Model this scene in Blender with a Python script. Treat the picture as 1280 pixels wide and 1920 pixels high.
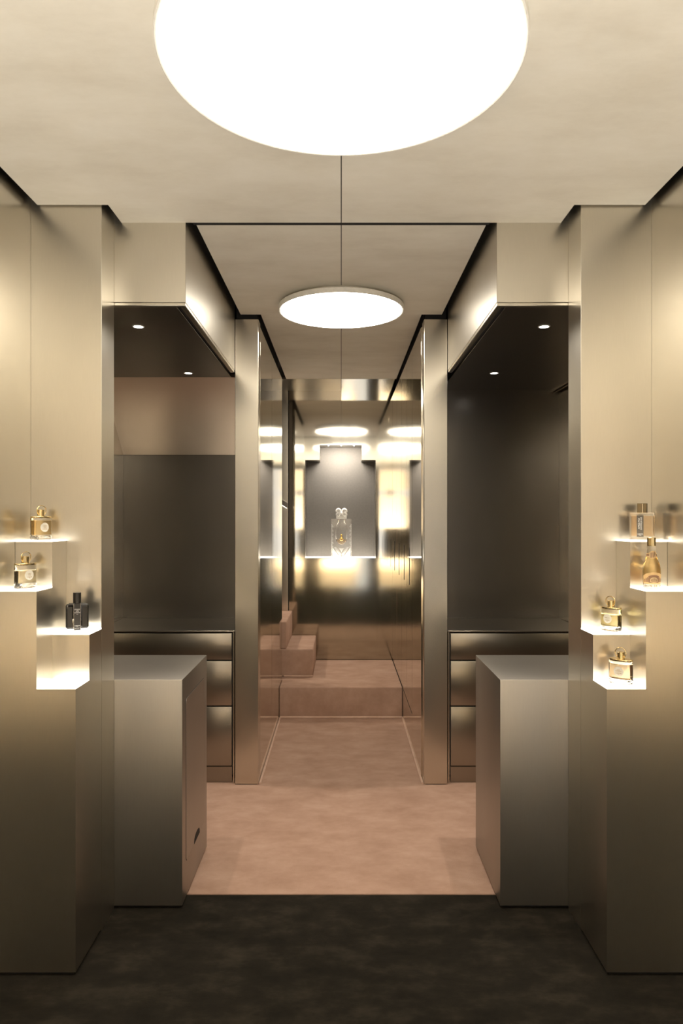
import bpy, bmesh, math, random
from mathutils import Vector, Matrix
random.seed(4)
R = math.radians
for o in list(bpy.data.objects):
    bpy.data.objects.remove(o, do_unlink=True)
S = bpy.context.scene
COL = S.collection

# ------------------------------------------------------------------ camera, world, exposure
F = 1330.0                      # focal length in pixels of the 1280 x 1920 frame
cam_d = bpy.data.cameras.new('camera')
cam_d.sensor_fit = 'AUTO'; cam_d.sensor_width = 36.0
cam_d.lens = F / 1920 * 36.0
cam_d.shift_x = 0.5 / 1920; cam_d.shift_y = 12 / 1920
cam_d.clip_start = 0.02
cam = bpy.data.objects.new('camera', cam_d); COL.objects.link(cam)
cam.location = (0, 0, 1.57); cam.rotation_euler = (R(90), 0, 0)
S.camera = cam
W = bpy.data.worlds.new('daylight'); S.world = W; W.use_nodes = True
bg = W.node_tree.nodes['Background']
bg.inputs[0].default_value = (0.97, 0.97, 1.0, 1); bg.inputs[1].default_value = 1.3
S.view_settings.view_transform = 'Standard'; S.view_settings.look = 'None'
S.view_settings.gamma = 1.0; S.view_settings.use_curve_mapping = False
S.view_settings.exposure = 0.6

DISC_NEAR, DISC_FAR, SHELF, SPOT, SHADE = 9.5, 9.5, 1.7, 26.0, 0.5
WARM = (1.0, 0.93, 0.82)

# ------------------------------------------------------------------ materials
def new_mat(name):
    m = bpy.data.materials.new(name); m.use_nodes = True
    nt = m.node_tree; return m, nt, nt.nodes['Principled BSDF']
def coords(nt, scale, out='Object'):
    tc = nt.nodes.new('ShaderNodeTexCoord'); mp = nt.nodes.new('ShaderNodeMapping')
    mp.inputs['Scale'].default_value = scale
    nt.links.new(tc.outputs[out], mp.inputs[0]); return mp.outputs[0]
def noise(nt, vec, scale, detail=4.0, rough=0.55):
    n = nt.nodes.new('ShaderNodeTexNoise'); n.inputs['Scale'].default_value = scale
    n.inputs['Detail'].default_value = detail; n.inputs['Roughness'].default_value = rough
    nt.links.new(vec, n.inputs['Vector']); return n.outputs['Fac']
def ramp(nt, fac, stops):
    r = nt.nodes.new('ShaderNodeValToRGB'); e = r.color_ramp.elements
    e[0].position, e[0].color = stops[0][0], (*stops[0][1], 1)
    e[1].position, e[1].color = stops[-1][0], (*stops[-1][1], 1)
    for p, c in stops[1:-1]:
        x = e.new(p); x.color = (*c, 1)
    nt.links.new(fac, r.inputs[0]); return r.outputs[0]
def maprange(nt, fac, a, b):
    n = nt.nodes.new('ShaderNodeMapRange'); n.inputs['From Min'].default_value = 0.3; n.inputs['From Max'].default_value = 0.7
    n.inputs['To Min'].default_value = a; n.inputs['To Max'].default_value = b
    nt.links.new(fac, n.inputs['Value']); return n.outputs[0]
def bump(nt, p, fac, strength, dist=0.002):
    b = nt.nodes.new('ShaderNodeBump'); b.inputs['Strength'].default_value = strength; b.inputs['Distance'].default_value = dist
    nt.links.new(fac, b.inputs['Height']); nt.links.new(b.outputs[0], p.inputs['Normal'])

def steel(name, col, rough, spread=0.0, brush=0.0, grain=(700, 700, 14), cloud=0.06):
    m, nt, p = new_mat(name)
    p.inputs['Metallic'].default_value = 1.0
    g = noise(nt, coords(nt, grain), 1.0, 3.0)
    c = noise(nt, coords(nt, (1.6, 1.6, 0.9)), 1.0, 3.0)
    ad = nt.nodes.new('ShaderNodeMath'); ad.operation = 'MULTIPLY_ADD'; ad.inputs[1].default_value = 0.35
    nt.links.new(g, ad.inputs[0]); nt.links.new(c, ad.inputs[2])
    sb = nt.nodes.new('ShaderNodeMath'); sb.operation = 'SUBTRACT'; sb.inputs[1].default_value = 0.175
    nt.links.new(ad.outputs[0], sb.inputs[0]); c = sb.outputs[0]
    lo = tuple(v * (1 - cloud) for v in col); hi = tuple(v * (1 + cloud) for v in col)
    nt.links.new(ramp(nt, c, [(0.3, lo), (0.7, hi)]), p.inputs['Base Color'])
    nt.links.new(maprange(nt, g, rough - spread, rough + spread), p.inputs['Roughness'])
    if brush: bump(nt, p, g, brush, 0.0004)
    return m
def plain(name, col, rough=0.5, metal=0.0, **kw):
    m, nt, p = new_mat(name)
    n = noise(nt, coords(nt, (1, 1, 1)), 60.0, 2.0)
    lo = tuple(v * 0.94 for v in col); hi = tuple(min(1, v * 1.05) for v in col)
    nt.links.new(ramp(nt, n, [(0.3, lo), (0.7, hi)]), p.inputs['Base Color'])
    p.inputs['Roughness'].default_value = rough; p.inputs['Metallic'].default_value = metal
    for k, v in kw.items(): p.inputs[k.replace('_', ' ')].default_value = v
    return m
def glow(name, col, strength, base=(0.9, 0.88, 0.82)):
    m, nt, p = new_mat(name)
    p.inputs['Base Color'].default_value = (*base, 1); p.inputs['Roughness'].default_value = 0.5
    p.inputs['Emission Color'].default_value = (*col, 1); p.inputs['Emission Strength'].default_value = strength
    return m
def glass(name, col, rough=0.0, ior=1.45):
    m, nt, p = new_mat(name)
    p.inputs['Base Color'].default_value = (*col, 1); p.inputs['Roughness'].default_value = rough
    p.inputs['IOR'].default_value = ior; p.inputs['Transmission Weight'].default_value = 1.0
    return m
def carpet(name, dark, mid, light, scale=3.0):
    m, nt, p = new_mat(name)
    a = noise(nt, coords(nt, (1, 1.6, 1)), scale, 8.0, 0.68)
    nt.links.new(ramp(nt, a, [(0.30, dark), (0.5, mid), (0.72, light)]), p.inputs['Base Color'])
    p.inputs['Roughness'].default_value = 0.95
    p.inputs['Specular IOR Level'].default_value = 0.1
    p.inputs['Sheen Weight'].default_value = 0.55; p.inputs['Sheen Roughness'].default_value = 0.5
    p.inputs['Sheen Tint'].default_value = (*light, 1)
    f = noise(nt, coords(nt, (1, 1, 1)), 420.0, 3.0)
    bump(nt, p, f, 0.5, 0.004)
    return m

M = {}
M['steel'] = steel('brushed_steel', (0.645, 0.605, 0.525), 0.25)
M['steel_soft'] = steel('soft_brushed_steel', (0.65, 0.61, 0.53), 0.30)
M['steel_display'] = steel('display_steel', (0.635, 0.595, 0.515), 0.29)
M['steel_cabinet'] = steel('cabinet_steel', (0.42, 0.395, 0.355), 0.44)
M['steel_alcove'] = steel('alcove_steel_shaded', (0.28, 0.26, 0.235), 0.25)  # same steel darkened: the alcove's shade is put into its colour
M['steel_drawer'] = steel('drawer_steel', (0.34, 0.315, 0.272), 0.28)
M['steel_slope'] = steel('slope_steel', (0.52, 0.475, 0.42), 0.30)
M['steel_niche'] = plain('matte_niche_paint', (0.72, 0.685, 0.61), 0.55)
M['sill'] = glow('lit_sill', (1.0, 0.93, 0.80), 5.0)
M['mirror'] = steel('polished_steel', (0.66, 0.62, 0.53), 0.06, 0.02, 0.02, (3, 3, 1.2), 0.02)
M['mirror_satin'] = steel('satin_polished_steel', (0.50, 0.48, 0.40), 0.085, 0.015, 0.02, (3, 3, 1.2), 0.03)
M['mirror_door'] = steel('polished_door_steel', (0.66, 0.61, 0.52), 0.05, 0.015, 0.02, (3, 3, 1.2), 0.02)
M['black'] = plain('black_void', (0.008, 0.007, 0.006), 0.8)
M['shell'] = plain('dark_plaster', (0.10, 0.09, 0.08), 0.9)
M['lacquer'] = plain('dark_bronze_lacquer', (0.05, 0.042, 0.034), 0.35)
M['steel_dark'] = steel('dark_steel', (0.16, 0.14, 0.115), 0.3)
M['joint'] = plain('dark_joint', (0.02, 0.018, 0.015), 0.7)
m, nt, p = new_mat('ceiling_plaster')
a = noise(nt, coords(nt, (1, 1.9, 1)), 2.0, 10.0, 0.66)
nt.links.new(ramp(nt, a, [(0.28, (0.70, 0.645, 0.54)), (0.5, (0.79, 0.74, 0.635)), (0.74, (0.86, 0.815, 0.72))]), p.inputs['Base Color'])
p.inputs['Roughness'].default_value = 0.62; p.inputs['Specular IOR Level'].default_value = 0.3
bump(nt, p, a, 0.08, 0.01); M['plaster'] = m
M['pink'] = carpet('pink_carpet', (0.35, 0.215, 0.155), (0.425, 0.275, 0.205), (0.51, 0.345, 0.265), 4.2)
M['bead'] = carpet('pink_carpet_lit_edge', (0.55, 0.36, 0.27), (0.62, 0.43, 0.33), (0.72, 0.52, 0.42), 9.0)  # paler than the carpet: its lit edge line put into the colour
M['dark'] = carpet('black_carpet', (0.008, 0.007, 0.005), (0.015, 0.0125, 0.009), (0.034, 0.028, 0.020), 6.0)
M['disc_near'] = glow('lit_diffuser_large', WARM, DISC_NEAR)
M['disc_far'] = glow('lit_diffuser_small', WARM, DISC_FAR)
M['shelf'] = glow('lit_shelf', (1.0, 0.94, 0.84), SHELF)
M['lens'] = glow('lit_lens', (1.0, 0.95, 0.9), 6.0)
M['white'] = plain('white_enamel', (0.78, 0.75, 0.68), 0.4)
M['gold'] = plain('gold_metal', (0.83, 0.66, 0.36), 0.18, 1.0)
M['gold_deep'] = plain('deep_gold', (0.85, 0.58, 0.18), 0.2, 1.0)
M['silver'] = plain('silver_metal', (0.82, 0.80, 0.76), 0.15, 1.0)
M['glass'] = glass('clear_glass', (1, 0.995, 0.98), 0.0, 1.25)
m, nt, p = new_mat('window_glass')
tr = nt.nodes.new('ShaderNodeBsdfTransparent'); gl_ = nt.nodes.new('ShaderNodeBsdfGlossy'); gl_.inputs['Roughness'].default_value = 0.02
mx = nt.nodes.new('ShaderNodeMixShader'); mx.inputs[0].default_value = 0.08
nt.links.new(tr.outputs[0], mx.inputs[1]); nt.links.new(gl_.outputs[0], mx.inputs[2])
nt.links.new(mx.outputs[0], nt.nodes['Material Output'].inputs['Surface']); M['window_glass'] = m
M['etched'] = glass('etched_glass', (1, 0.99, 0.97), 0.12)
M['crystal'] = glass('crystal', (0.98, 0.97, 0.95), 0.06, 1.25)
M['frost'] = glass('frosted_crystal', (0.97, 0.96, 0.93), 0.4, 1.3); M['frost'].node_tree.nodes['Principled BSDF'].inputs['Transmission Weight'].default_value = 0.35
M['cut'] = glass('cut_crystal', (0.98, 0.97, 0.95), 0.2, 1.3); M['cut'].node_tree.nodes['Principled BSDF'].inputs['Transmission Weight'].default_value = 0.5
M['crystal'].node_tree.nodes['Principled BSDF'].inputs['Transmission Weight'].default_value = 0.94
M['paper'] = plain('white_label', (0.86, 0.83, 0.76), 0.6)
M['paper_grey'] = plain('beige_label', (0.62, 0.56, 0.46), 0.6)
M['ink_gold'] = plain('gold_ink', (0.42, 0.28, 0.10), 0.5)
M['ink_white'] = plain('white_ink', (0.85, 0.83, 0.78), 0.5)
M['black_label'] = plain('black_label', (0.035, 0.03, 0.025), 0.45)
M['grey_label'] = plain('grey_label', (0.10, 0.085, 0.065), 0.4)
M['black_glass'] = plain('black_glass', (0.010, 0.009, 0.008), 0.04, 0.0, Coat_Weight=0.6)
M['black_cap'] = plain('black_cap', (0.022, 0.019, 0.015), 0.28)
M['bronze_cap'] = plain('bronze_cap', (0.20, 0.16, 0.10), 0.2, 1.0)
def liquid(name, col): return glass(name, col, 0.0, 1.12)
M['amber'] = liquid('amber_liquid', (1.0, 0.82, 0.50))
M['pale_amber'] = liquid('pale_amber_liquid', (1.0, 0.93, 0.74))
M['green_amber'] = liquid('yellow_liquid', (0.99, 0.90, 0.56))
M['peach'] = liquid('peach_liquid', (1.0, 0.85, 0.67))
M['honey'] = liquid('honey_liquid', (1.0, 0.80, 0.44))
M['flacon_liquid'] = liquid('flacon_liquid', (1.0, 0.72, 0.36))
M['print'] = plain('champagne_print', (0.95, 0.74, 0.42), 0.5)
M['print_brown'] = plain('brown_print', (0.50, 0.30, 0.18), 0.5)
m, nt, p = new_mat('lit_pleated_fabric')
st = noise(nt, coords(nt, (20, 20, 0.3)), 1.0, 3.0)
nt.links.new(ramp(nt, st, [(0.36, (0.50, 0.34, 0.18)), (0.46, (0.98, 0.80, 0.56)), (0.7, (1.0, 0.90, 0.72))]), p.inputs['Emission Color'])  # dark stripes in the glow stand in for shading between pleats
p.inputs['Emission Strength'].default_value = SHADE; p.inputs['Base Color'].default_value = (0.8, 0.7, 0.55, 1)
M['shade'] = m

# ------------------------------------------------------------------ builders
def world_loc(o):
    v = Vector((0, 0, 0))
    while o: v += Vector(o.location); o = o.parent
    return v
def link(name, bm, mat, parent=None, smooth=False, local=False):
    bmesh.ops.recalc_face_normals(bm, faces=bm.faces[:])
    if parent is not None and not local:
        bmesh.ops.translate(bm, verts=bm.verts[:], vec=-world_loc(parent))
    me = bpy.data.meshes.new(name); bm.to_mesh(me); bm.free()
    me.materials.append(M[mat])
    if smooth:
        for f in me.polygons: f.use_smooth = True
        try: me.set_sharp_from_angle(angle=R(35))
        except Exception: pass
    o = bpy.data.objects.new(name, me); COL.objects.link(o); o.parent = parent
    return o
def thing(name, label, cat, loc=(0, 0, 0), rz=0.0, group=None, kind=None):
    o = bpy.data.objects.new(name, None); COL.objects.link(o); o.empty_display_size = 0.1
    o.location = loc; o.rotation_euler = (0, 0, rz); o['label'] = label; o['category'] = cat
    if group: o['group'] = group
    if kind: o['kind'] = kind
    return o
def tag(o, label, cat, group=None, kind=None):
    o['label'] = label; o['category'] = cat
    if group: o['group'] = group
    if kind: o['kind'] = kind
    return o
def add_box(bm, x0, x1, y0, y1, z0, z1):
    r = bmesh.ops.create_cube(bm, size=1.0)
    for v in r['verts']:
        v.co = Vector((x0 + (v.co.x + .5) * (x1 - x0), y0 + (v.co.y + .5) * (y1 - y0), z0 + (v.co.z + .5) * (z1 - z0)))
    return r['verts']
def bevel(bm, w, seg=1, ang=30):
    es = [e for e in bm.edges if len(e.link_faces) == 2 and e.calc_face_angle(0) > R(ang)]
    if w: bmesh.ops.bevel(bm, geom=es, offset=w, segments=seg, affect='EDGES', profile=0.5)
def box(name, x0, x1, y0, y1, z0, z1, mat, parent=None, bev=0.0, seg=1, local=False):
    x0, x1 = min(x0, x1), max(x0, x1)
    bm = bmesh.new(); add_box(bm, x0, x1, y0, y1, z0, z1); bevel(bm, bev, seg)
    return link(name, bm, mat, parent, smooth=seg > 1, local=local)
def prism(name, pts, a, b, mat, parent=None, axis='Z', bev=0.0, seg=1, local=False, smooth=False):
    """polygon pts extruded from a to b along axis. Z: (x,y), Y: (x,z), X: (y,z)"""
    bm = bmesh.new()
    def mk(p, t):
        return {'Z': (p[0], p[1], t), 'Y': (p[0], t, p[1]), 'X': (t, p[0], p[1])}[axis]
    A = [bm.verts.new(mk(p, a)) for p in pts]; B = [bm.verts.new(mk(p, b)) for p in pts]
    bm.faces.new(A); bm.faces.new(B[::-1]); n = len(pts)
    for i in range(n): bm.faces.new((A[i], A[(i + 1) % n], B[(i + 1) % n], B[i]))
    bmesh.ops.recalc_face_normals(bm, faces=bm.faces[:])
    bevel(bm, bev, seg)
    return link(name, bm, mat, parent, smooth=smooth or seg > 1, local=local)
def lathe(name, prof, mat, parent, n=40, sx=1.0, sy=1.0, cx=0.0, cy=0.0, facets=None, smooth=True):
    """prof: list of (r,z), local coordinates of the parent; closed where r == 0"""
    bm = bmesh.new(); rings = []
    for r, z in prof:
        if r < 1e-6: rings.append([bm.verts.new((cx, cy, z))])
        else: rings.append([bm.verts.new((cx + r * sx * math.cos(2 * math.pi * i / n), cy + r * sy * math.sin(2 * math.pi * i / n), z)) for i in range(n)])
    for a, b in zip(rings, rings[1:]):
        for i in range(n):
            j = (i + 1) % n
            if len(a) == 1 and len(b) == 1: continue
            if len(a) == 1: bm.faces.new((a[0], b[i], b[j]))
            elif len(b) == 1: bm.faces.new((a[i], a[j], b[0]))
            else: bm.faces.new((a[i], a[j], b[j], b[i]))
    return link(name, bm, mat, parent, smooth=smooth, local=True)
def rrect(x0, x1, y0, y1, r, n=5):
    pts = []
    for cx, cy, a0 in ((x1 - r, y1 - r, 0), (x0 + r, y1 - r, 90), (x0 + r, y0 + r, 180), (x1 - r, y0 + r, 270)):
        for i in range(n + 1):
            a = R(a0 + 90 * i / n); pts.append((cx + r * math.cos(a), cy + r * math.sin(a)))
    return pts
def tube(name, pts, rad, mat, parent=None, n=8, local=False, closed=False):
    bm = bmesh.new(); rings = []; P = [Vector(p) for p in pts]; L = len(P)
    for i, p in enumerate(P):
        if closed: d = P[(i + 1) % L] - P[i - 1]
        else: d = P[min(i + 1, L - 1)] - P[max(i - 1, 0)]
        d.normalize(); up = Vector((0, 0, 1)) if abs(d.z) < 0.9 else Vector((0, 1, 0))
        if closed: up = Vector((0, 1, 0)) if abs(d.y) < 0.9 else Vector((1, 0, 0))
        u = d.cross(up).normalized(); v = d.cross(u)
        rings.append([bm.verts.new(p + rad * (math.cos(2 * math.pi * k / n) * u + math.sin(2 * math.pi * k / n) * v)) for k in range(n)])
    prs = list(zip(rings, rings[1:])) + ([(rings[-1], rings[0])] if closed else [])
    for a, b in prs:
        for k in range(n): bm.faces.new((a[k], a[(k + 1) % n], b[(k + 1) % n], b[k]))
    if not closed: bm.faces.new(rings[0]); bm.faces.new(rings[-1][::-1])
    return link(name, bm, mat, parent, smooth=True, local=local)
def text_mesh(name, body, size, mat, parent, loc, rz=0.0, roll=0.0, bend=None, squeeze=1.0):
    """flat lettering standing upright on a surface that faces -y in the parent's space"""
    cu = bpy.data.curves.new(name, 'FONT'); cu.body = body; cu.size = size; cu.align_x = 'CENTER'; cu.align_y = 'CENTER'
    cu.extrude = 0.00012; cu.resolution_u = 2
    t = bpy.data.objects.new(name, cu); COL.objects.link(t)
    bpy.context.view_layer.update()
    me = bpy.data.meshes.new_from_object(t.evaluated_get(bpy.context.evaluated_depsgraph_get()))
    bpy.data.objects.remove(t, do_unlink=True); bpy.data.curves.remove(cu)
    me.transform(Matrix.Diagonal((squeeze, 1, 1, 1)))
    me.transform(Matrix.Rotation(R(roll), 4, 'Z'))
    me.transform(Matrix.Rotation(R(90), 4, 'X'))
    me.materials.clear(); me.materials.append(M[mat])
    for v in me.vertices:
        if bend: v.co.y += bend(v.co.x + loc[0])
    o = bpy.data.objects.new(name, me); COL.objects.link(o); o.parent = parent; o.location = loc; o.rotation_euler = (0, 0, rz)
    return o
def struct(o, label=None, cat=None):
    o['kind'] = 'structure'
    if label: o['label'] = label
    if cat: o['category'] = cat
    return o

# ------------------------------------------------------------------ key dimensions
ZC, ZC2 = 2.757, 2.768   # ceiling underside: front panels, inner panels
TOP = 2.86
XW, XA = 1.18, 0.911        # side walls, aisle face of columns
YD, YM, YC, YF = 2.434, 2.567, 2.698, 2.847   # display front, middle, column front, fascia front
XF, XP0, XP1 = 0.624, 0.624, 0.487            # alcove fascia face; pillar faces
YP, YN, YB = 4.17, 4.74, 6.65                 # pillars, alcove back, end wall
XO = 1.455                                    # alcove outer side

# ------------------------------------------------------------------ setting
fl = struct(box('floor', -2.4, 1.8, -2.6, 6.95, -0.10, 0.0, 'dark'), 'black velvet-pile carpet covering the front floor', 'floor')
cei = bpy.data.objects.new('ceiling', None); COL.objects.link(cei); cei.location = (0, 0, ZC)
struct(cei, 'warm beige plaster ceiling in smooth panels with dark shadow gaps', 'ceiling')
g = 0.0016
for s in (-1, 1):
    prism('ceiling_panel', [(s * g, -2.5), (s * 1.15, -2.5), (s * 1.15, 2.686), (s * 0.882, 2.686), (s * 0.882, YF), (s * g, YF)], ZC, ZC + 0.02, 'plaster', cei)
    box('ceiling_panel', s * g, s * 0.591, YF + 0.040, 4.168, ZC2, ZC2 + 0.02, 'plaster', cei)
    box('ceiling_panel', s * g, s * 0.472, 4.170, 6.09, ZC2, ZC2 + 0.02, 'plaster', cei)
box('ceiling_panel', -0.60, -g, 6.096, YB, ZC2, ZC2 + 0.02, 'steel_dark', cei)['label'] = 'dark brushed steel ceiling strip'
box('shadow_gap', -0.60, 0.60, YF + 0.001, YF + 0.039, ZC + 0.006, ZC + 0.010, 'black', cei)
box('ceiling_panel', g, 0.49, 6.096, YB, ZC2, ZC2 + 0.02, 'mirror', cei)['label'] = 'polished mirror steel ceiling strip'
box('slab', -2.4, 1.8, -2.6, 6.95, TOP, TOP + 0.1, 'black', cei)

wl = struct(box('wall_left', -1.6, -XW, -2.5, YC - 0.001, 0, TOP, 'steel'), 'brushed steel clad wall on the left of the entrance', 'wall')
wr = struct(box('wall_right', XW, 1.6, -2.5, YC - 0.001, 0, TOP, 'steel'), 'brushed steel clad wall on the right of the entrance', 'wall')
# light-tight shell around the alcoves and the stairwell
struct(box('wall_outer_left', -2.4, -2.3, 2.5, 6.95, 0, TOP, 'shell'))
struct(box('wall_outer_right', 1.7, 1.8, 2.5, 6.95, 0, TOP, 'shell'))
struct(box('wall_end_shell', -2.3, 1.7, 6.90, 6.95, 0, TOP, 'shell'))
struct(box('wall_behind_left', -2.3, -1.602, 2.5, 2.6, 0, TOP, 'shell'))
struct(box('wall_behind_right', 1.602, 1.7, 2.5, 2.6, 0, TOP, 'shell'))
struct(box('wall_stair_left', -2.3, -0.66, 5.76, 5.838, 0, TOP, 'shell'))

# entrance wall behind the viewer with a glazed door
YE = -2.5
wf = bpy.data.objects.new('wall_front', None); COL.objects.link(wf); wf.location = (0, YE, 0)
struct(wf, 'dark lacquered entrance wall around the shop window', 'wall')
box('wall_panel', -1.6, -0.60, YE - 0.1, YE, 0, TOP, 'lacquer', wf); box('wall_panel', 0.60, 1.6, YE - 0.1, YE, 0, TOP, 'lacquer', wf)
box('wall_panel', -0.60, 0.60, YE - 0.1, YE, 2.70, TOP, 'lacquer', wf); box('wall_panel', -0.60, 0.0, YE - 0.1, YE, 0.0, 1.40, 'lacquer', wf)
wd = bpy.data.objects.new('window_1', None); COL.objects.link(wd); wd.location = (0, YE, 0)
struct(wd, 'glazed shop window and door in a slim dark frame', 'window')
for x in (-0.60, -0.015, 0.57): box('window_frame', x, x + 0.03, YE - 0.07, YE - 0.03, 1.40 if x < -0.1 else 0.0, 2.70, 'black', wd, 0.003)
for z, xa in ((1.40, -0.57), (2.67, -0.57), (0.0, 0.015)): box('window_frame', xa, 0.57 if z != 1.40 else -0.015, YE - 0.068, YE - 0.032, z, z + 0.03, 'black', wd, 0.003)
for x0, x1 in ((-0.57, -0.015), (0.015, 0.57)): box('pane', x0, x1, YE - 0.054, YE - 0.046, 1.43 if x0 < -0.1 else 0.03, 2.67, 'window_glass', wd)

# pink carpet of the inner room
ca = thing('carpet', 'dusty pink velvet carpet laid from black floor to the steps', 'carpet', (0, YF, 0))
ca['kind'] = 'structure'
prism('carpet_pile', [(-XO, 2.958), (XO, 2.958), (XO, 4.30), (0.484, 4.30), (0.484, 5.57), (-0.484, 5.57), (-0.484, 4.30), (-XO, 4.30)], 0.0, 0.004, 'pink', ca)
for s in (-1, 1):
    tube('carpet_edge', [(s * 0.479, 4.18 + k * 0.0689, 0.008) for k in range(21)], 0.0075, 'bead', ca)

# ------------------------------------------------------------------ corner columns
for s, side in ((-1, 'left'), (1, 'right')):
    c = thing('steel_column', 'full-height brushed steel corner column behind the %s perfume display' % side, 'column', (s * 1.05, YC, 0), group='corner columns')
    prism('cladding', [(s * XA, YC), (s * 1.6, YC), (s * 1.6, YF - 0.001), (s * XA, YF - 0.001)], 0.0, TOP - 0.001, 'steel_soft', c, bev=0.0015)

# ------------------------------------------------------------------ alcoves
for s, side in ((-1, 'left'), (1, 'right')):
    a = thing('steel_alcove', 'tall brushed steel alcove over the %s drawer counter%s' % (side, ', upper back panel sloping' if s < 0 else ', with flat back panel toned dark for shade'), 'alcove', (s * 1.0, YF, 0), group='wall alcoves')
    ZN = 2.430
    # fascia box: front, aisle side, bottom lip
    prism('fascia', [(s * XF, YF), (s * 1.6, YF), (s * 1.6, YF + 0.02), (s * (XF + 0.02), YF + 0.02), (s * (XF + 0.02), YP - 0.012), (s * XF, YP - 0.012)], 2.437, TOP - 0.001, 'steel_soft', a, bev=0.0015)
    prism('fascia_lip', [(s * (XF + 0.002), YF + 0.002), (s * 1.6, YF + 0.002), (s * 1.6, YF + 0.026), (s * (XF + 0.026), YF + 0.026), (s * (XF + 0.026), YP - 0.012), (s * (XF + 0.002), YP - 0.012)], 2.424, 2.4365, 'steel', a, bev=0.002)
    prism('shadow_groove', [(s * (XF + 0.027), YF + 0.027), (s * 1.6, YF + 0.027), (s * 1.6, YF + 0.050), (s * (XF + 0.055), YF + 0.050), (s * (XF + 0.055), YP), (s * (XF + 0.027), YP)], 2.440, 2.452, 'joint', a)
    yfold = 4.32 if s < 0 else YN
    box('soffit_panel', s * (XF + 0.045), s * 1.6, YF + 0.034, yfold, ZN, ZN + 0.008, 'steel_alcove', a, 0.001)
    if s > 0:
        box('track', 1.402, 1.412, 3.0, YN, ZN - 0.014, ZN - 0.0005, 'steel', a, 0.001)
        box('track', 1.425, 1.435, 3.0, YN, ZN - 0.020, ZN - 0.0005, 'steel', a, 0.001)
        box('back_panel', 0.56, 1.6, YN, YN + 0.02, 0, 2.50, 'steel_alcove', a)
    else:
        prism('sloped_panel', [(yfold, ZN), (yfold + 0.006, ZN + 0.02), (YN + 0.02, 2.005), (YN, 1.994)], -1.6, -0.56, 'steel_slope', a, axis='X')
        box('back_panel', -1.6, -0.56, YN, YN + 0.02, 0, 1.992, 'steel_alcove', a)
        box('upper_backing', -1.6, -0.56, YN + 0.03, YN + 0.05, 1.9, TOP - 0.001, 'black', a)
    box('side_panel', s * XO, s * (XO + 0.02), YF + 0.07, YN - 0.002, 0.0, ZN - 0.001, 'steel', a)
    box('side_backing', s * 1.6, s * 1.7, 2.6, YN + 0.05, 0, TOP - 0.001, 'shell', a)
    box('void_lining', s * 0.645, s * 1.6, YF + 0.055, YN, 2.455, 2.46, 'black', a)

def downlight(x, y, z, label):
    d = thing('downlight', label, 'light', (x, y, z), group='recessed downlights')
    lathe('rim', [(0.021, -0.0015), (0.025, -0.0025), (0.027, -0.0008), (0.027, 0.0)], 'white', d, 28)
    lathe('lens', [(0.0, -0.0012), (0.021, -0.0012), (0.021, 0.0)], 'lens', d, 28)
    ld = bpy.data.lights.new('spot', 'SPOT'); ld.energy = SPOT; ld.color = (1.0, 0.86, 0.72); ld.spot_size = R(58); ld.spot_blend = 0.55; ld.shadow_soft_size = 0.018
    lo = bpy.data.objects.new('spot', ld); COL.objects.link(lo); lo.parent = d; lo.location = (0, 0, -0.006)
for s, side in ((-1, 'left'), (1, 'right')):
    downlight(s * 0.909, 3.18, 2.430, 'small round downlight nearer the front of the %s alcove soffit' % side)
    downlight(s * 0.905, 4.20, 2.430, 'small round downlight at the rear of the %s alcove soffit' % side)

# ------------------------------------------------------------------ pillars, corridor walls, end wall
for s, side in ((-1, 'left'), (1, 'right')):
    pl = thing('steel_pillar', 'slim brushed steel pillar on the %s of the corridor mouth' % side, 'pillar', (s * 0.555, YP, 0), group='corridor pillars')
    box('shaft', s * XP1, s * XP0, YP, YP + 0.10, 0.008, 2.742, 'steel', pl, 0.002)
    box('foot', s * (XP1 + 0.008), s * (XP0 - 0.008), YP + 0.006, YP + 0.094, 0.0, 0.008, 'black', pl)
    box('core', s * (XP1 + 0.012), s * (XP0 - 0.004), YP + 0.03, YP + 0.10, 2.742, TOP - 0.001, 'black', pl)

wcl = bpy.data.objects.new('wall_corridor_left', None); COL.objects.link(wcl); wcl.location = (-0.50, 4.3, 0)
struct(wcl, 'polished mirror steel wall along the left of the corridor', 'wall')
for y0, y1 in ((YP + 0.102, 4.978), (4.984, 5.835)):
    box('wall_panel', -0.487, -0.51, y0, y1, 0.004, 2.722, 'mirror', wcl, 0.001)
box('backing', -0.63, -0.515, YP + 0.11, 5.835, 0, TOP - 0.001, 'shell', wcl)

wcr = bpy.data.objects.new('wall_corridor_right', None); COL.objects.link(wcr); wcr.location = (0.50, 4.3, 0)
struct(wcr, 'polished steel base and side panels along the right of the corridor', 'wall')
box('wall_panel', 0.481, 0.505, YP + 0.102, 4.812, 0.004, 2.722, 'mirror_door', wcr, 0.001)
box('base_panel', 0.481, 0.505, 4.816, 5.567, 0.004, 0.240, 'mirror_door', wcr, 0.001)
box('backing', 0.515, 0.63, YP + 0.11, YB + 0.05, 0, TOP - 0.001, 'shell', wcr)
ys = [4.816, 5.20, 5.66, 6.14, YB - 0.002]
for k in range(4):
    y0, y1 = ys[k] + 0.002, ys[k + 1] - 0.002
    d = thing('cupboard_door', 'polished steel cupboard door with slot handle, %s from the pillar' % ('first', 'second', 'third', 'last')[k], 'door', (0.49, (y0 + y1) / 2, 0.246), group='mirror cupboard doors')
    box('panel', 0.481, 0.503, y0, y1, 0.248, 2.722, 'mirror_door', d, 0.001)
    yc = (y0 + y1) / 2
    prism('handle_slot', rrect(yc - 0.010, yc + 0.010, 1.10, 1.366, 0.009, 4), 0.4795, 0.4825, 'black', d, axis='X')

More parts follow.
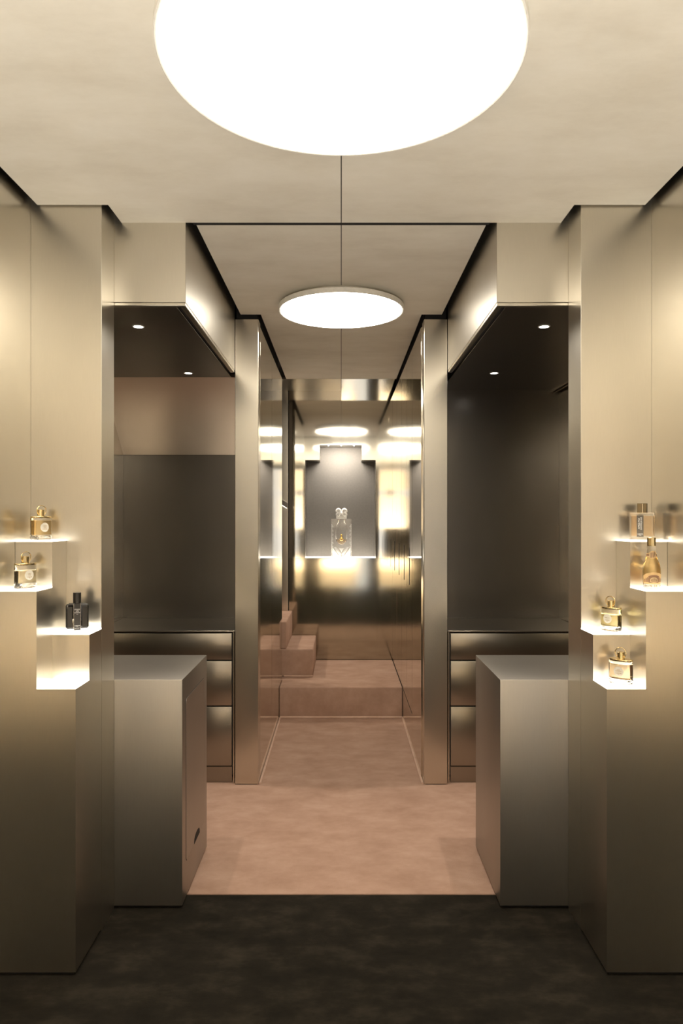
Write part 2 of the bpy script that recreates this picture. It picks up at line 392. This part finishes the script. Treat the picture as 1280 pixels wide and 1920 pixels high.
# end wall: polished panels with a stepped display recess
wb = bpy.data.objects.new('wall_back', None); COL.objects.link(wb); wb.location = (0, YB, 0)
struct(wb, 'polished steel end wall with a stepped display recess', 'wall')
def px(x): return (x - 639.5) / F * YB
def pz(y): return 1.57 - (y - 972) / F * YB
nx0, nx1, mx0, mx1 = px(572), px(704), px(599), px(678)
z0n, z1n, z2n = pz(1046), pz(862.5), pz(834.5)
xl, xr, zt = px(541.5), 0.481, TOP - 0.001
th = 0.012
for nm, pts in (('mirror_panel', [(xl, 0.246), (xr, 0.246), (xr, z0n), (xl, z0n)]),
                ('mirror_panel', [(xl, z0n), (nx0, z0n), (nx0, z1n), (mx0, z1n), (mx0, z2n), (mx1, z2n), (mx1, z1n), (nx1, z1n), (nx1, z0n), (xr, z0n), (xr, zt), (xl, zt)])):
    prism(nm, pts, YB, YB + th, 'mirror_satin' if len(pts) == 4 else 'mirror', wb, axis='Y')
box('side_panel', -2.28, xl - 0.008, YB, YB + th, 0.0, zt, 'steel', wb)
box('backing', -2.28, 0.51, YB + 0.40, YB + 0.44, 0, zt, 'black', wb)
box('joint', xl - 0.008, xl, YB + 0.006, YB + th, 0.4, zt, 'black', wb)
dn = 0.30
box('recess_back', nx0 - 0.004, nx1 + 0.004, YB + dn, YB + dn + 0.01, z0n - 0.01, z2n + 0.02, 'steel_niche', wb)
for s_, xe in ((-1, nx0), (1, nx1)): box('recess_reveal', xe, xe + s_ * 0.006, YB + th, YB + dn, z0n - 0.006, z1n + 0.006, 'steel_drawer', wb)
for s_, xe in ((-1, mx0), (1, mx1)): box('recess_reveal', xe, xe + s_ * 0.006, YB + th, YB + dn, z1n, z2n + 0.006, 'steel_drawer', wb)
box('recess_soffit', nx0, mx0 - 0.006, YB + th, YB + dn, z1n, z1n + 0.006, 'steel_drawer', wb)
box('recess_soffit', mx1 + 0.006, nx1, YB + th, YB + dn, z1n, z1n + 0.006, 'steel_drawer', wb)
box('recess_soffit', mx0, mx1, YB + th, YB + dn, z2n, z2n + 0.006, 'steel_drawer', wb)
box('lit_sill', nx0, nx1, YB + 0.001, YB + dn, z0n - 0.012, z0n, 'sill', wb)
for k in (-1, 0, 1):
    box('soffit_light', k * 0.12 - 0.006, k * 0.12 + 0.006, YB + 0.034, YB + 0.044, z2n - 0.004, z2n - 0.0005, 'lens', wb)
ld = bpy.data.lights.new('recess_strip', 'AREA'); ld.shape = 'RECTANGLE'; ld.size = 0.30; ld.size_y = 0.012; ld.energy = 8.0; ld.color = (1.0, 0.93, 0.82)
lo = bpy.data.objects.new('recess_strip', ld); COL.objects.link(lo); lo.parent = wb; lo.location = (0, 0.037, z2n - 0.006); lo.rotation_euler = (R(14), 0, 0)

hr = thing('handrail', 'slim steel handrail with light strip climbing the stair at far left', 'handrail', (-0.60, YB, 1.6))
hz = lambda x: 1.655 + (-0.485 - x) * 0.62
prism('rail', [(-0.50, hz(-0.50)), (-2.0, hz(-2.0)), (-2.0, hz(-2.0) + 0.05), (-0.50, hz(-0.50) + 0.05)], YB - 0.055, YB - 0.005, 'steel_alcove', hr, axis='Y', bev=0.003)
prism('light_strip', [(-0.51, hz(-0.51) - 0.007), (-2.0, hz(-2.0) - 0.007), (-2.0, hz(-2.0) - 0.0005), (-0.51, hz(-0.51) - 0.0005)], YB - 0.045, YB - 0.015, 'shelf', hr, axis='Y')

# ------------------------------------------------------------------ staircase
st = thing('staircase', 'pink carpeted landing and steps turning left before the end wall', 'stairs', (0, 5.57, 0))
prism('landing', [(-0.486, 5.568), (0.480, 5.568), (0.480, YB - 0.001), (-2.25, YB - 0.001), (-2.25, 5.842), (-0.486, 5.842)], 0.0, 0.245, 'pink', st, bev=0.010, seg=3)
box('step', -2.25, -0.235, 5.934, YB - 0.001, 0.245, 0.477, 'pink', st, 0.012, 3)
x = -0.458; z = 0.477
while x > -2.1:
    box('step', -2.25, x, 5.934, YB - 0.001, z, z + 0.23, 'pink', st, 0.012, 3); z += 0.23; x -= 0.27
tube('carpet_bead', [(-0.478 + k * 0.0478, 5.558, 0.012) for k in range(21)], 0.009, 'bead', st)
tube('carpet_bead', [(-0.478 + k * 0.0240, 5.926, 0.252) for k in range(11)], 0.007, 'bead', st)
sl = thing('stair_light', 'small round ceiling light over the upper steps of the staircase', 'light', (-1.35, 6.28, TOP - 0.001))
lathe('rim', [(0.09, -0.03), (0.10, -0.03), (0.10, 0.0)], 'white', sl, 32)
lathe('lens', [(0.0, -0.026), (0.09, -0.026), (0.09, 0.0)], 'disc_far', sl, 32)
ld = bpy.data.lights.new('area', 'AREA'); ld.shape = 'DISK'; ld.size = 0.17; ld.energy = 12; ld.color = (1, 0.85, 0.68)
lo = bpy.data.objects.new('area', ld); COL.objects.link(lo); lo.parent = sl; lo.location = (0, 0, -0.032)

# ------------------------------------------------------------------ ceiling discs
def disc(name, label, y, rad, mat):
    d = thing(name, label, 'ceiling light', (0, y, ZC))
    lathe('mount', [(rad * 0.82, 0.012 if y > 3 else 0.0), (rad * 0.82, -0.014)], 'white', d, 72)
    lathe('rim', [(rad * 0.80, -0.014), (rad - 0.003, -0.014), (rad, -0.017), (rad, -0.040), (rad - 0.003, -0.0425), (rad - 0.010, -0.0405)], 'white', d, 96)
    lathe('diffuser', [(rad - 0.010, -0.0405), (rad - 0.011, -0.0425), (rad - 0.03, -0.0445), (0.0, -0.0445)], mat, d, 96)
disc('ceiling_disc_light', 'large glowing round ceiling light above the black carpet', 1.784, 0.458, 'disc_near')
disc('ceiling_disc_light', 'smaller glowing round ceiling light above the pink carpet', 3.933, 0.346, 'disc_far')

# ------------------------------------------------------------------ drawer counters
for s, side in ((-1, 'left'), (1, 'right')):
    yf = 4.20; xe = 0.638
    c = thing('drawer_counter', 'brushed steel drawer counter built into the %s alcove' % side, 'counter', (s * 1.05, yf, 0), group='alcove counters')
    box('body', s * (xe + 0.002), s * (XO - 0.002), yf + 0.012, YN - 0.003, 0.05, 0.890, 'joint', c)
    box('end_panel', s * (xe - 0.006), s * (xe + 0.002), yf - 0.006, YN - 0.003, 0.0, 0.8965, 'steel', c, 0.001)
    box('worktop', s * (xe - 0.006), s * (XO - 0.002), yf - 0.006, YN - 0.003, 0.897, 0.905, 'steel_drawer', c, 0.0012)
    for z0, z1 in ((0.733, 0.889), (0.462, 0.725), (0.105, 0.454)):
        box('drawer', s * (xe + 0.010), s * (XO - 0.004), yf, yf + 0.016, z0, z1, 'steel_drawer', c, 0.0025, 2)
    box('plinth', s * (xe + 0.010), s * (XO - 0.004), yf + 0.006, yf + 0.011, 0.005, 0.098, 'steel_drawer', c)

# ------------------------------------------------------------------ cabinets in front of the alcoves
for s, side in ((-1, 'left'), (1, 'right')):
    lab = 'waist-high brushed steel cabinet on the left, with inset door and finger notch' if s < 0 else 'waist-high plain brushed steel cabinet on the right'
    k = thing('steel_cabinet', lab, 'cabinet', (s * 0.90, YF, 0), group='waist-high cabinets')
    y0, y1, xi, zt_ = 2.849, 3.366, 0.638, 0.922
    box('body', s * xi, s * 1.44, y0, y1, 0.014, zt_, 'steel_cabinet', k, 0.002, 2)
    box('plinth', s * (xi + 0.012), s * 1.43, y0 + 0.012, y1 - 0.012, 0.0045, 0.014, 'black', k)
    if s < 0:
        da, db, dz0, dz1 = 2.916, 3.300, 0.160, 0.829
        prism('door_gap', rrect(da - 0.0025, db + 0.0025, dz0 - 0.0025, dz1 + 0.0025, 0.020), -xi - 0.001, -xi + 0.0006, 'joint', k, axis='X')
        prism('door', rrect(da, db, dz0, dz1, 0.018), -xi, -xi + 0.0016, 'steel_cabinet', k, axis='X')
        pts = [(3.07, dz0 - 0.001)] + [(3.13 + 0.06 * math.cos(a), dz0 - 0.001 + 0.034 * math.sin(a) ** 0.6) for a in [math.pi * (1 - i / 12) for i in range(1, 12)]] + [(3.19, dz0 - 0.001)]
        prism('finger_notch', pts, -xi, -xi + 0.0022, 'black', k, axis='X')

# ------------------------------------------------------------------ stepped perfume displays
HB, HA, HC, HD = 1.491, 1.325, 1.155, 0.990
XMID = 1.045
def stepped(s, side):
    t = thing('stepped_display', 'brushed steel display of four glowing steps against the %s wall' % side, 'display stand', (s * 1.05, YD, 0), group='stepped displays')
    tp = 0.006
    zs = 0.012
    bm = bmesh.new()
    xs_ = [XW - 0.0008, XMID, XA]; yy = [YD, YM, YC - 0.0008]
    H = {(0, 0): HA - tp, (1, 0): HD - tp, (0, 1): HB - tp, (1, 1): HC - tp}
    def q(*p): bm.faces.new([bm.verts.new((s * a, b, c)) for a, b, c in p])
    for (i, j), h in H.items():
        xa, xb, ya, yb = xs_[i], xs_[i + 1], yy[j], yy[j + 1]
        q((xa, ya, h), (xb, ya, h), (xb, yb, h), (xa, yb, h))
        q((xa, ya, zs), (xb, ya, zs), (xb, yb, zs), (xa, yb, zs))
    def hx(i, j): return H.get((i, j), zs)
    for j in range(2):
        for i in range(3):
            h1, h2 = hx(i - 1, j), hx(i, j)
            if h1 != h2:
                lo_, hi_ = min(h1, h2), max(h1, h2); xa = xs_[i]
                q((xa, yy[j], lo_), (xa, yy[j + 1], lo_), (xa, yy[j + 1], hi_), (xa, yy[j], hi_))
    for i in range(2):
        for j in range(3):
            h1, h2 = hx(i, j - 1), hx(i, j)
            if h1 != h2:
                lo_, hi_ = min(h1, h2), max(h1, h2); ya = yy[j]
                q((xs_[i], ya, lo_), (xs_[i + 1], ya, lo_), (xs_[i + 1], ya, hi_), (xs_[i], ya, hi_))
    bmesh.ops.remove_doubles(bm, verts=bm.verts[:], dist=1e-5)
    link('body', bm, 'steel_display', t)
    box('toe_plinth', s * (XA + 0.01), s * (XW - 0.002), YD + 0.012, YC - 0.002, 0.0, zs, 'black', t)
    e = 0.0006
    for (i, j), h in H.items():
        box('light_panel', s * (xs_[i + 1] + (0 if i else 0)), s * xs_[i], yy[j], yy[j + 1] - e, h + 0.0002, h + tp, 'shelf', t)
stepped(-1, 'left'); stepped(1, 'right')

# ------------------------------------------------------------------ perfume bottles
def oval_flacon(label, loc, rz, liq, fill, lab='paper', lines=()):
    b = thing('perfume_bottle', label, 'perfume bottle', loc, R(rz), group='oval perfume bottles')
    a, d = 0.0410, 0.0232
    A = [i * 2 * math.pi / 56 for i in range(56)]
    H = 0.0805
    gl = lathe('glass_body', [(0, 0.0), (0.93, 0.0), (0.985, 0.002), (1.0, 0.006), (1.0, H - 0.003), (0.97, H), (0, H)], 'glass', b, 56, a, d)
    # cut-glass facets around the heavy foot
    bm = bmesh.new(); n = 44; rows = [0.003, 0.0075, 0.012, 0.0165]; rr = []
    for r_, zz in enumerate(rows):
        ring = []
        for i in range(n):
            an = 2 * math.pi * (i + 0.5 * (r_ % 2)) / n
            k = 1.004 + random.uniform(0, 0.035)
            ring.append(bm.verts.new((a * k * math.cos(an), d * k * math.sin(an), zz)))
        rr.append(ring)
    for r_ in range(3):
        for i in range(n):
            p0, p1 = rr[r_][i], rr[r_][(i + 1) % n]
            if r_ % 2 == 0: q0, q1 = rr[r_ + 1][i], rr[r_ + 1][i - 1]
            else: q0, q1 = rr[r_ + 1][(i + 1) % n], rr[r_ + 1][i]
            if r_ % 2 == 0: bm.faces.new((p0, q0, q1)); bm.faces.new((p0, p1, q0))
            else: bm.faces.new((p0, p1, q0)); bm.faces.new((p0, q0, q1))
    link('cut_glass_foot', bm, 'etched', gl, local=True)
    lathe('liquid', [(0, 0.0185), (0.93, 0.0185), (0.97, 0.021), (0.98, 0.024), (0.98, fill), (0, fill)], liq, b, 56, a, d)
    lathe('collar_plate', [(0, H), (0.985, H), (1.0, H + 0.001), (1.0, H + 0.0055), (0.98, H + 0.0065), (0, H + 0.0065)], 'gold', b, 56, a, d)
    z = H + 0.0065
    lathe('cap', [(0, z), (0.0135, z), (0.0135, z + 0.003), (0.0128, z + 0.0035), (0.0128, z + 0.0235), (0.0118, z + 0.0245), (0, z + 0.0245)], 'gold', b, 32)
    zc = z + 0.021
    tube('ring', [(0.0188 * math.cos(t), -0.004, zc + 0.0188 * math.sin(t)) for t in [2 * math.pi * i / 40 for i in range(40)]], 0.0015, 'gold', b, 8, True, True)
    # round paper label following the curved front
    def front(x): return -d * math.sqrt(max(0, 1 - (x / a) ** 2))
    bm = bmesh.new(); c = bm.verts.new((0, front(0) - 0.0012, 0.046)); rl = 0.0172; prev = None; rings = []
    for rad in (0.33, 0.66, 1.0):
        rings.append([bm.verts.new((rl * rad * math.cos(t), front(rl * rad * math.cos(t)) - 0.0012, 0.046 + rl * rad * math.sin(t))) for t in [2 * math.pi * i / 36 for i in range(36)]])
    for i in range(36): bm.faces.new((c, rings[0][i], rings[0][(i + 1) % 36]))
    for r0, r1 in zip(rings, rings[1:]):
        for i in range(36): bm.faces.new((r0[i], r1[i], r1[(i + 1) % 36], r0[(i + 1) % 36]))
    bmesh.ops.solidify(bm, geom=bm.faces[:], thickness=0.0004)
    lb = link('label', bm, lab, b, local=True)
    for (s_, dz, sz) in lines:
        text_mesh('lettering', s_, sz, 'ink_gold', lb, (0, -0.0019, 0.046 + dz), bend=lambda x: front(x))
    return b
L1 = (('PARFUM', 0.005, 0.0040), ('SACRE', 0.0005, 0.0040), ('CARON', -0.0068, 0.0052))
L2 = (('TABAC', 0.005, 0.0040), ('NOIR', 0.0005, 0.0040), ('CARON', -0.0068, 0.0052), ('PARIS', -0.0105, 0.0024))
L3 = (('MUSC OLI', 0.003, 0.0044), ('CARON', -0.0058, 0.0052), ('PARIS', -0.0095, 0.0024))
L4 = (('ROSE', 0.0055, 0.0040), ('N\'ROLLS IT', 0.001, 0.0042), ('CARON', -0.0062, 0.0056), ('PARIS', -0.0100, 0.0024))
oval_flacon('amber oval perfume bottle with gold ring cap on the highest left step', (-1.1170, 2.640, HB), 57, 'amber', 0.0715, 'paper', L1)
oval_flacon('pale yellow oval perfume bottle with gold ring cap on the second left step', (-1.1150, 2.505, HA), 58, 'pale_amber', 0.0615, 'paper', L2)
oval_flacon('greenish yellow oval perfume bottle with gold ring cap beside the right column', (0.9990, 2.628, HC), -54, 'green_amber', 0.0600, 'paper', L3)
oval_flacon('peach oval perfume bottle, gold ring cap, on the lowest right step', (0.9820, 2.492, HD), -41, 'peach', 0.0715, 'paper', L4)

# black square-shouldered bottle
b = thing('perfume_bottle', 'black glass perfume bottle with octagonal cap on the third left step', 'perfume bottle', (-0.978, 2.628, HC), R(22))
hw, hd, H = 0.0400, 0.0175, 0.1005
prism('glass_body', rrect(-hw, hw, 0.008, H, 0.010, 6), -hd, hd, 'black_glass', b, axis='Y', bev=0.004, seg=3, local=True)
box('glass_foot', -hw + 0.002, hw - 0.002, -hd + 0.001, hd - 0.001, 0.0, 0.0085, 'glass', b, 0.002, 2, local=True)
for s in (-1, 1):
    box('edge_strip', s * 0.0122 - 0.0008, s * 0.0122 + 0.0008, -hd - 0.0014, -hd + 0.001, 0.003, H + 0.0006, 'silver', b, 0.0004, local=True)
    prism('side_facet', [(s * 0.017, 0.013), (s * 0.0345, 0.013), (s * 0.0345, 0.090), (s * 0.017, 0.090)], -hd - 0.0008, -hd + 0.001, 'black_cap', b, axis='Y', bev=0.0006, local=True)
lb = box('label', -0.0112, 0.0112, -hd - 0.0010, -hd + 0.001, 0.003, H, 'black_label', b, local=True)
for s_, zz, sz in (('POUR', 0.0795, 0.0068), ('UN', 0.0735, 0.0070), ('HOMME', 0.0675, 0.0056), ('PARIS', 0.0625, 0.0026), ('CARON', 0.0200, 0.0052), ('PARIS', 0.0165, 0.0026), ('EAU DE TOILETTE', 0.0105, 0.0024)):
    text_mesh('lettering', s_, sz, 'ink_white', lb, (0, -hd - 0.0012, zz))
prism('cap', [(0.0150 * math.cos(R(22.5 + 45 * i)), 0.0150 * math.sin(R(22.5 + 45 * i))) for i in range(8)], H, H + 0.040, 'black_cap', b, bev=0.0008, local=True)
box('shoulder', -0.030, 0.030, -0.010, 0.010, H - 0.002, H + 0.0025, 'black_glass', b, 0.002, 2, local=True)

# clear rectangular bottle
b = thing('perfume_bottle', 'clear square glass bottle of peach perfume, dark label, on the highest right step', 'perfume bottle', (1.1200, 2.640, HB), R(-30))
hw, hd, H = 0.0425, 0.0200, 0.0990
prism('glass_body', rrect(-hw, hw, -hd, hd, 0.006, 4), 0.0, H, 'glass', b, bev=0.0015, seg=2, local=True)
prism('liquid', rrect(-hw + 0.006, hw - 0.006, -hd + 0.005, hd - 0.005, 0.005, 4), 0.014, 0.088, 'peach', b, bev=0.001, local=True)
lb = box('label', -0.0165, 0.0065, -hd - 0.0009, -hd + 0.0005, 0.011, 0.090, 'grey_label', b, local=True)
text_mesh('lettering', 'AIMEZ-MOI', 0.0082, 'ink_white', lb, (-0.0088, -hd - 0.0011, 0.060), roll=90)
text_mesh('lettering', 'COMME JE SUIS', 0.0070, 'ink_white', lb, (-0.0012, -hd - 0.0011, 0.060), roll=90)
text_mesh('lettering', 'CARON', 0.0054, 'ink_white', lb, (-0.0050, -hd - 0.0011, 0.021))
text_mesh('lettering', 'PARIS', 0.0034, 'ink_white', lb, (-0.0050, -hd - 0.0011, 0.0168))
cp = box('cap', -0.0165, 0.0165, -0.0135, 0.0135, H, H + 0.036, 'bronze_cap', b, 0.0008, local=True)
box('edge_highlight', 0.0018, 0.0030, -0.0142, -0.0130, H + 0.001, H + 0.035, 'silver', cp, local=True)

# champagne-shaped bottle
b = thing('perfume_bottle', 'champagne-shaped bottle of golden scent with gold cap on right step', 'perfume bottle', (1.0930, 2.500, HA), R(-8))
prof = [(0.0, 0.0), (0.0265, 0.0), (0.0283, 0.002), (0.0306, 0.020), (0.0322, 0.045), (0.0326, 0.058), (0.0318, 0.068), (0.0300, 0.078), (0.0255, 0.091), (0.0212, 0.102), (0.0178, 0.114), (0.0160, 0.124), (0.0152, 0.134), (0.0152, 0.140), (0.0160, 0.142), (0.0160, 0.146), (0.0145, 0.148), (0.0, 0.148)]
prof = [(r * 0.93, z) for r, z in prof]
lathe('glass_body', prof, 'glass', b, 48)
lathe('liquid', [(r * 0.93, z) for r, z in [(0, 0.004), (0.0260, 0.004), (0.0285, 0.020), (0.0302, 0.045), (0.0306, 0.058), (0.0298, 0.068), (0.0280, 0.078), (0.0236, 0.091), (0.0193, 0.102), (0.0170, 0.108), (0, 0.108)]], 'honey', b, 48)
cp = lathe('cap', [(0, 0.148), (0.0148, 0.148), (0.0150, 0.150), (0.0150, 0.176), (0.0142, 0.178), (0, 0.178)], 'gold', b, 10, smooth=False)
def brad(z):
    for (r0, z0), (r1, z1) in zip(prof[1:], prof[2:]):
        if z0 <= z <= z1: return r0 + (r1 - r0) * (z - z0) / max(1e-9, z1 - z0)
    return 0.016
def wrap(name, f, mat, parent, off=0.0008, half=75, nu=40, nv=8):
    """printed label wrapped round the bottle: f(u) -> (z low, z high), u from -1 to 1"""
    bm = bmesh.new(); G = []
    for i in range(nu + 1):
        u = -1 + 2 * i / nu; an = R(-90 + u * half); lo_, hi_ = f(u)
        G.append([])
        for j in range(nv + 1):
            z = lo_ + (hi_ - lo_) * j / nv; r = brad(z) + off
            G[-1].append(bm.verts.new((r * math.cos(an), r * math.sin(an), z)))
    for i in range(nu):
        for j in range(nv): bm.faces.new((G[i][j], G[i + 1][j], G[i + 1][j + 1], G[i][j + 1]))
    bmesh.ops.solidify(bm, geom=bm.faces[:], thickness=0.0003)
    return link(name, bm, mat, parent, smooth=True, local=True)
lab = wrap('label', lambda u: (0.0165, 0.057 - 0.013 * u * u), 'print', b)
wrap('label_frame', lambda u: (0.0200, 0.0475 - 0.004 * u * u), 'print_brown', lab, 0.0012, 34)
wrap('label_shield', lambda u: (0.0200 + 0.004 * abs(u), 0.0400 - 0.006 * u * u), 'print', lab, 0.0016, 24)
for s in (-1, 1):
    for k in range(3):
        c0 = s * (0.52 + 0.15 * k)
        wrap('label_ornament', lambda u: (0.0215 + 0.002 * (u * u), 0.040 - 0.004 * u * u - 0.003 * k), 'print_brown', lab, 0.0012, 4).rotation_euler = (0, 0, R(c0 * 75))
for k in range(-2, 3):
    wrap('label_crest', lambda u: (0.0225 + 0.001 * abs(k), 0.0375 - 0.002 * abs(k) - 0.003 * u * u), 'print_brown', lab, 0.0020, 2).rotation_euler = (0, 0, R(k * 8))
bandl = wrap('text_band', lambda u: (0.0020, 0.0155), 'ink_white', b)
for i, ch in enumerate('BAIN DE CARON'):
    if ch == ' ': continue
    an = R(-90 + (i - 4.5) * 13.5); r = brad(0.009) + 0.0014
    text_mesh('lettering', ch, 0.0105, 'gold_deep', bandl, (r * math.cos(an), r * math.sin(an), 0.0088), rz=an + R(90), squeeze=0.85)
nk = wrap('neck_label', lambda u: (0.1085 - 0.004 * max(0, 1 - (2.2 * u) ** 2), 0.1225 + 0.009 * max(0, 1 - (2.0 * u) ** 2)), 'print', b, 0.0008, 100)
wrap('neck_stripe', lambda u: (0.1135, 0.1200), 'print_brown', nk, 0.0011, 95)
wrap('neck_medallion', lambda u: (0.1165 - 0.0115 * math.sqrt(max(0, 1 - u * u)), 0.1165 + 0.0135 * math.sqrt(max(0, 1 - u * u)) + 1e-5), 'print', nk, 0.0015, 42)
for k in (-1, 0, 1):
    o = wrap('monogram', lambda u: (0.1085 + 0.001 * k, 0.1260 + 0.001 * k), 'print_brown', nk, 0.0022, 5); o.rotation_euler = (0, 0, R(k * 20))

# crystal flacon in the recess of the end wall
cb = thing('crystal_flacon', 'large cut crystal perfume flacon with double-lobed stopper in the wall recess', 'perfume bottle', (0.002, YB + 0.12, z0n))
hw, hd, H = 0.0985, 0.045, 0.366
blk = prism('crystal_block', rrect(-hw, hw, -hd, hd, 0.006, 3), 0.0, H, 'crystal', cb, bev=0.002, local=True)
for s in (-1, 1):
    for i in range(26):
        zz = 0.050 + i * 0.0105; w = 0.014 + 0.006 * math.sin(i * 1.7)
        o = prism('cut_ridge', [(s * (hw - 0.003), zz), (s * (hw - 0.003 - w), zz - 0.003), (s * (hw - 0.003 - w), zz + 0.001), (s * (hw - 0.003), zz + 0.005)], -hd - 0.003, -hd + 0.001, 'cut', blk, axis='Y', local=True)
    prism('cut_facet', [(s * 0.085, 0.006), (s * 0.085, 0.095), (s * 0.050, 0.050), (s * 0.020, 0.006)], -hd - 0.004, -hd, 'frost', blk, axis='Y', bev=0.002, local=True)
    prism('cut_facet', [(s * 0.012, 0.010), (s * 0.070, 0.098), (s * 0.052, 0.100), (s * 0.002, 0.034)], -hd - 0.006, -hd, 'cut', blk, axis='Y', bev=0.002, local=True)
prism('cut_facet', [(-0.022, 0.088), (0.022, 0.088), (0.0, 0.050)], -hd - 0.004, -hd, 'frost', blk, axis='Y', bev=0.001, local=True)
cav = [(0.0, 0.118), (0.018, 0.121), (0.034, 0.132), (0.046, 0.150), (0.053, 0.175), (0.056, 0.215), (0.056, 0.290), (0.050, 0.310), (0.034, 0.335), (0.028, 0.350), (0.028, 0.364), (0.0, 0.364)]
lathe('cavity', cav, 'glass', cb, 40, 1.0, 0.62)
lathe('liquid', [(0.0, 0.121), (0.017, 0.124), (0.032, 0.135), (0.043, 0.152), (0.0485, 0.170), (0.0, 0.170)], 'flacon_liquid', cb, 40, 1.0, 0.6)
pd = lathe('gold_emblem', [(0.0, 0.158), (0.010, 0.160), (0.018, 0.169), (0.019, 0.177), (0.015, 0.186), (0.007, 0.192), (0.006, 0.208), (0.010, 0.211), (0.010, 0.214), (0.004, 0.220), (0.0, 0.221)], 'gold_deep', cb, 24, 1.0, 0.35, 0.0, -hd - 0.004)
tube('ring', [(0.012 * math.cos(t), -hd - 0.011, 0.173 + 0.012 * math.sin(t)) for t in [2 * math.pi * i / 24 for i in range(24)]], 0.0022, 'gold', pd, 6, True, True)
bm = bmesh.new()
for (x, z, r) in ((-0.028, 0.440, 0.029), (0.028, 0.440, 0.029), (-0.029, 0.408, 0.027), (0.029, 0.408, 0.027), (0, 0.412, 0.030)):
    mm = Matrix.Translation((x, 0, z)) @ Matrix.Diagonal((r, 0.022, r, 1))
    bmesh.ops.create_uvsphere(bm, u_segments=24, v_segments=14, radius=1.0, matrix=mm)
add_box(bm, -0.050, 0.050, -0.018, 0.018, 0.366, 0.395)
stp = link('stopper', bm, 'frost', cb, smooth=True, local=True)
for s in (-1, 1):
    for zc, rr_ in ((0.440, 0.017), (0.405, 0.015)):
        tube('carved_ring', [(s * 0.029 + rr_ * math.cos(t), -0.021, zc + rr_ * math.sin(t)) for t in [2 * math.pi * i / 24 for i in range(24)]], 0.0028, 'frost', stp, 6, True, True)

# ------------------------------------------------------------------ lamps by the entrance, seen in the polished end wall
def pleated(name, parent, z0, z1, r0, r1, mat='shade', n=44, cap=True):
    bm = bmesh.new(); A = []; B = []
    for i in range(2 * n):
        k = 1.0 if i % 2 else 0.945; an = math.pi * i / n
        A.append(bm.verts.new((r0 * k * math.cos(an), r0 * k * math.sin(an), z0))); B.append(bm.verts.new((r1 * k * math.cos(an), r1 * k * math.sin(an), z1)))
    for i in range(2 * n):
        j = (i + 1) % (2 * n); bm.faces.new((A[i], A[j], B[j], B[i]))
    if cap: bm.faces.new(A[::-1]); bm.faces.new(B)
    else: bmesh.ops.solidify(bm, geom=bm.faces[:], thickness=0.003)
    return link(name, bm, mat, parent, local=True)
t = thing('pleated_pendant', 'hanging lamp of two stacked pleated cream shades mirrored in the end wall', 'lamp', (-0.08, -1.75, 1.37))
lathe('rod', [(0, 1.20), (0.012, 1.20), (0.012, 1.387), (0, 1.387)], 'bronze_cap', t, 16)
lathe('spacer', [(0, 0.67), (0.05, 0.67), (0.05, 0.80), (0, 0.80)], 'bronze_cap', t, 24)
for z0, z1 in ((0.0, 0.67), (0.80, 1.20)): pleated('lamp_shade', t, z0, z1, 0.38, 0.36, n=60)
t = thing('pleated_lamp', 'low drum lamp with pleated cream shade, reflected below the wall recess', 'lamp', (-0.06, -0.70, 0))
CEILING_FILL = 88.0  # upward light added inside the drum shade to brighten the ceiling
ld = bpy.data.lights.new('ceiling_fill', 'AREA'); ld.shape = 'DISK'; ld.size = 0.20; ld.energy = CEILING_FILL; ld.color = (1.0, 0.96, 0.90)
lo = bpy.data.objects.new('ceiling_fill', ld); COL.objects.link(lo); lo.parent = t; lo.location = (0, 0, 0.58); lo.rotation_euler = (R(180), 0, 0)
lathe('base', [(0, 0), (0.12, 0), (0.12, 0.03), (0.085, 0.035), (0.085, 0.27), (0, 0.27)], 'bronze_cap', t, 32)
pleated('lamp_shade', t, 0.26, 0.74, 0.36, 0.36, n=30, cap=False)
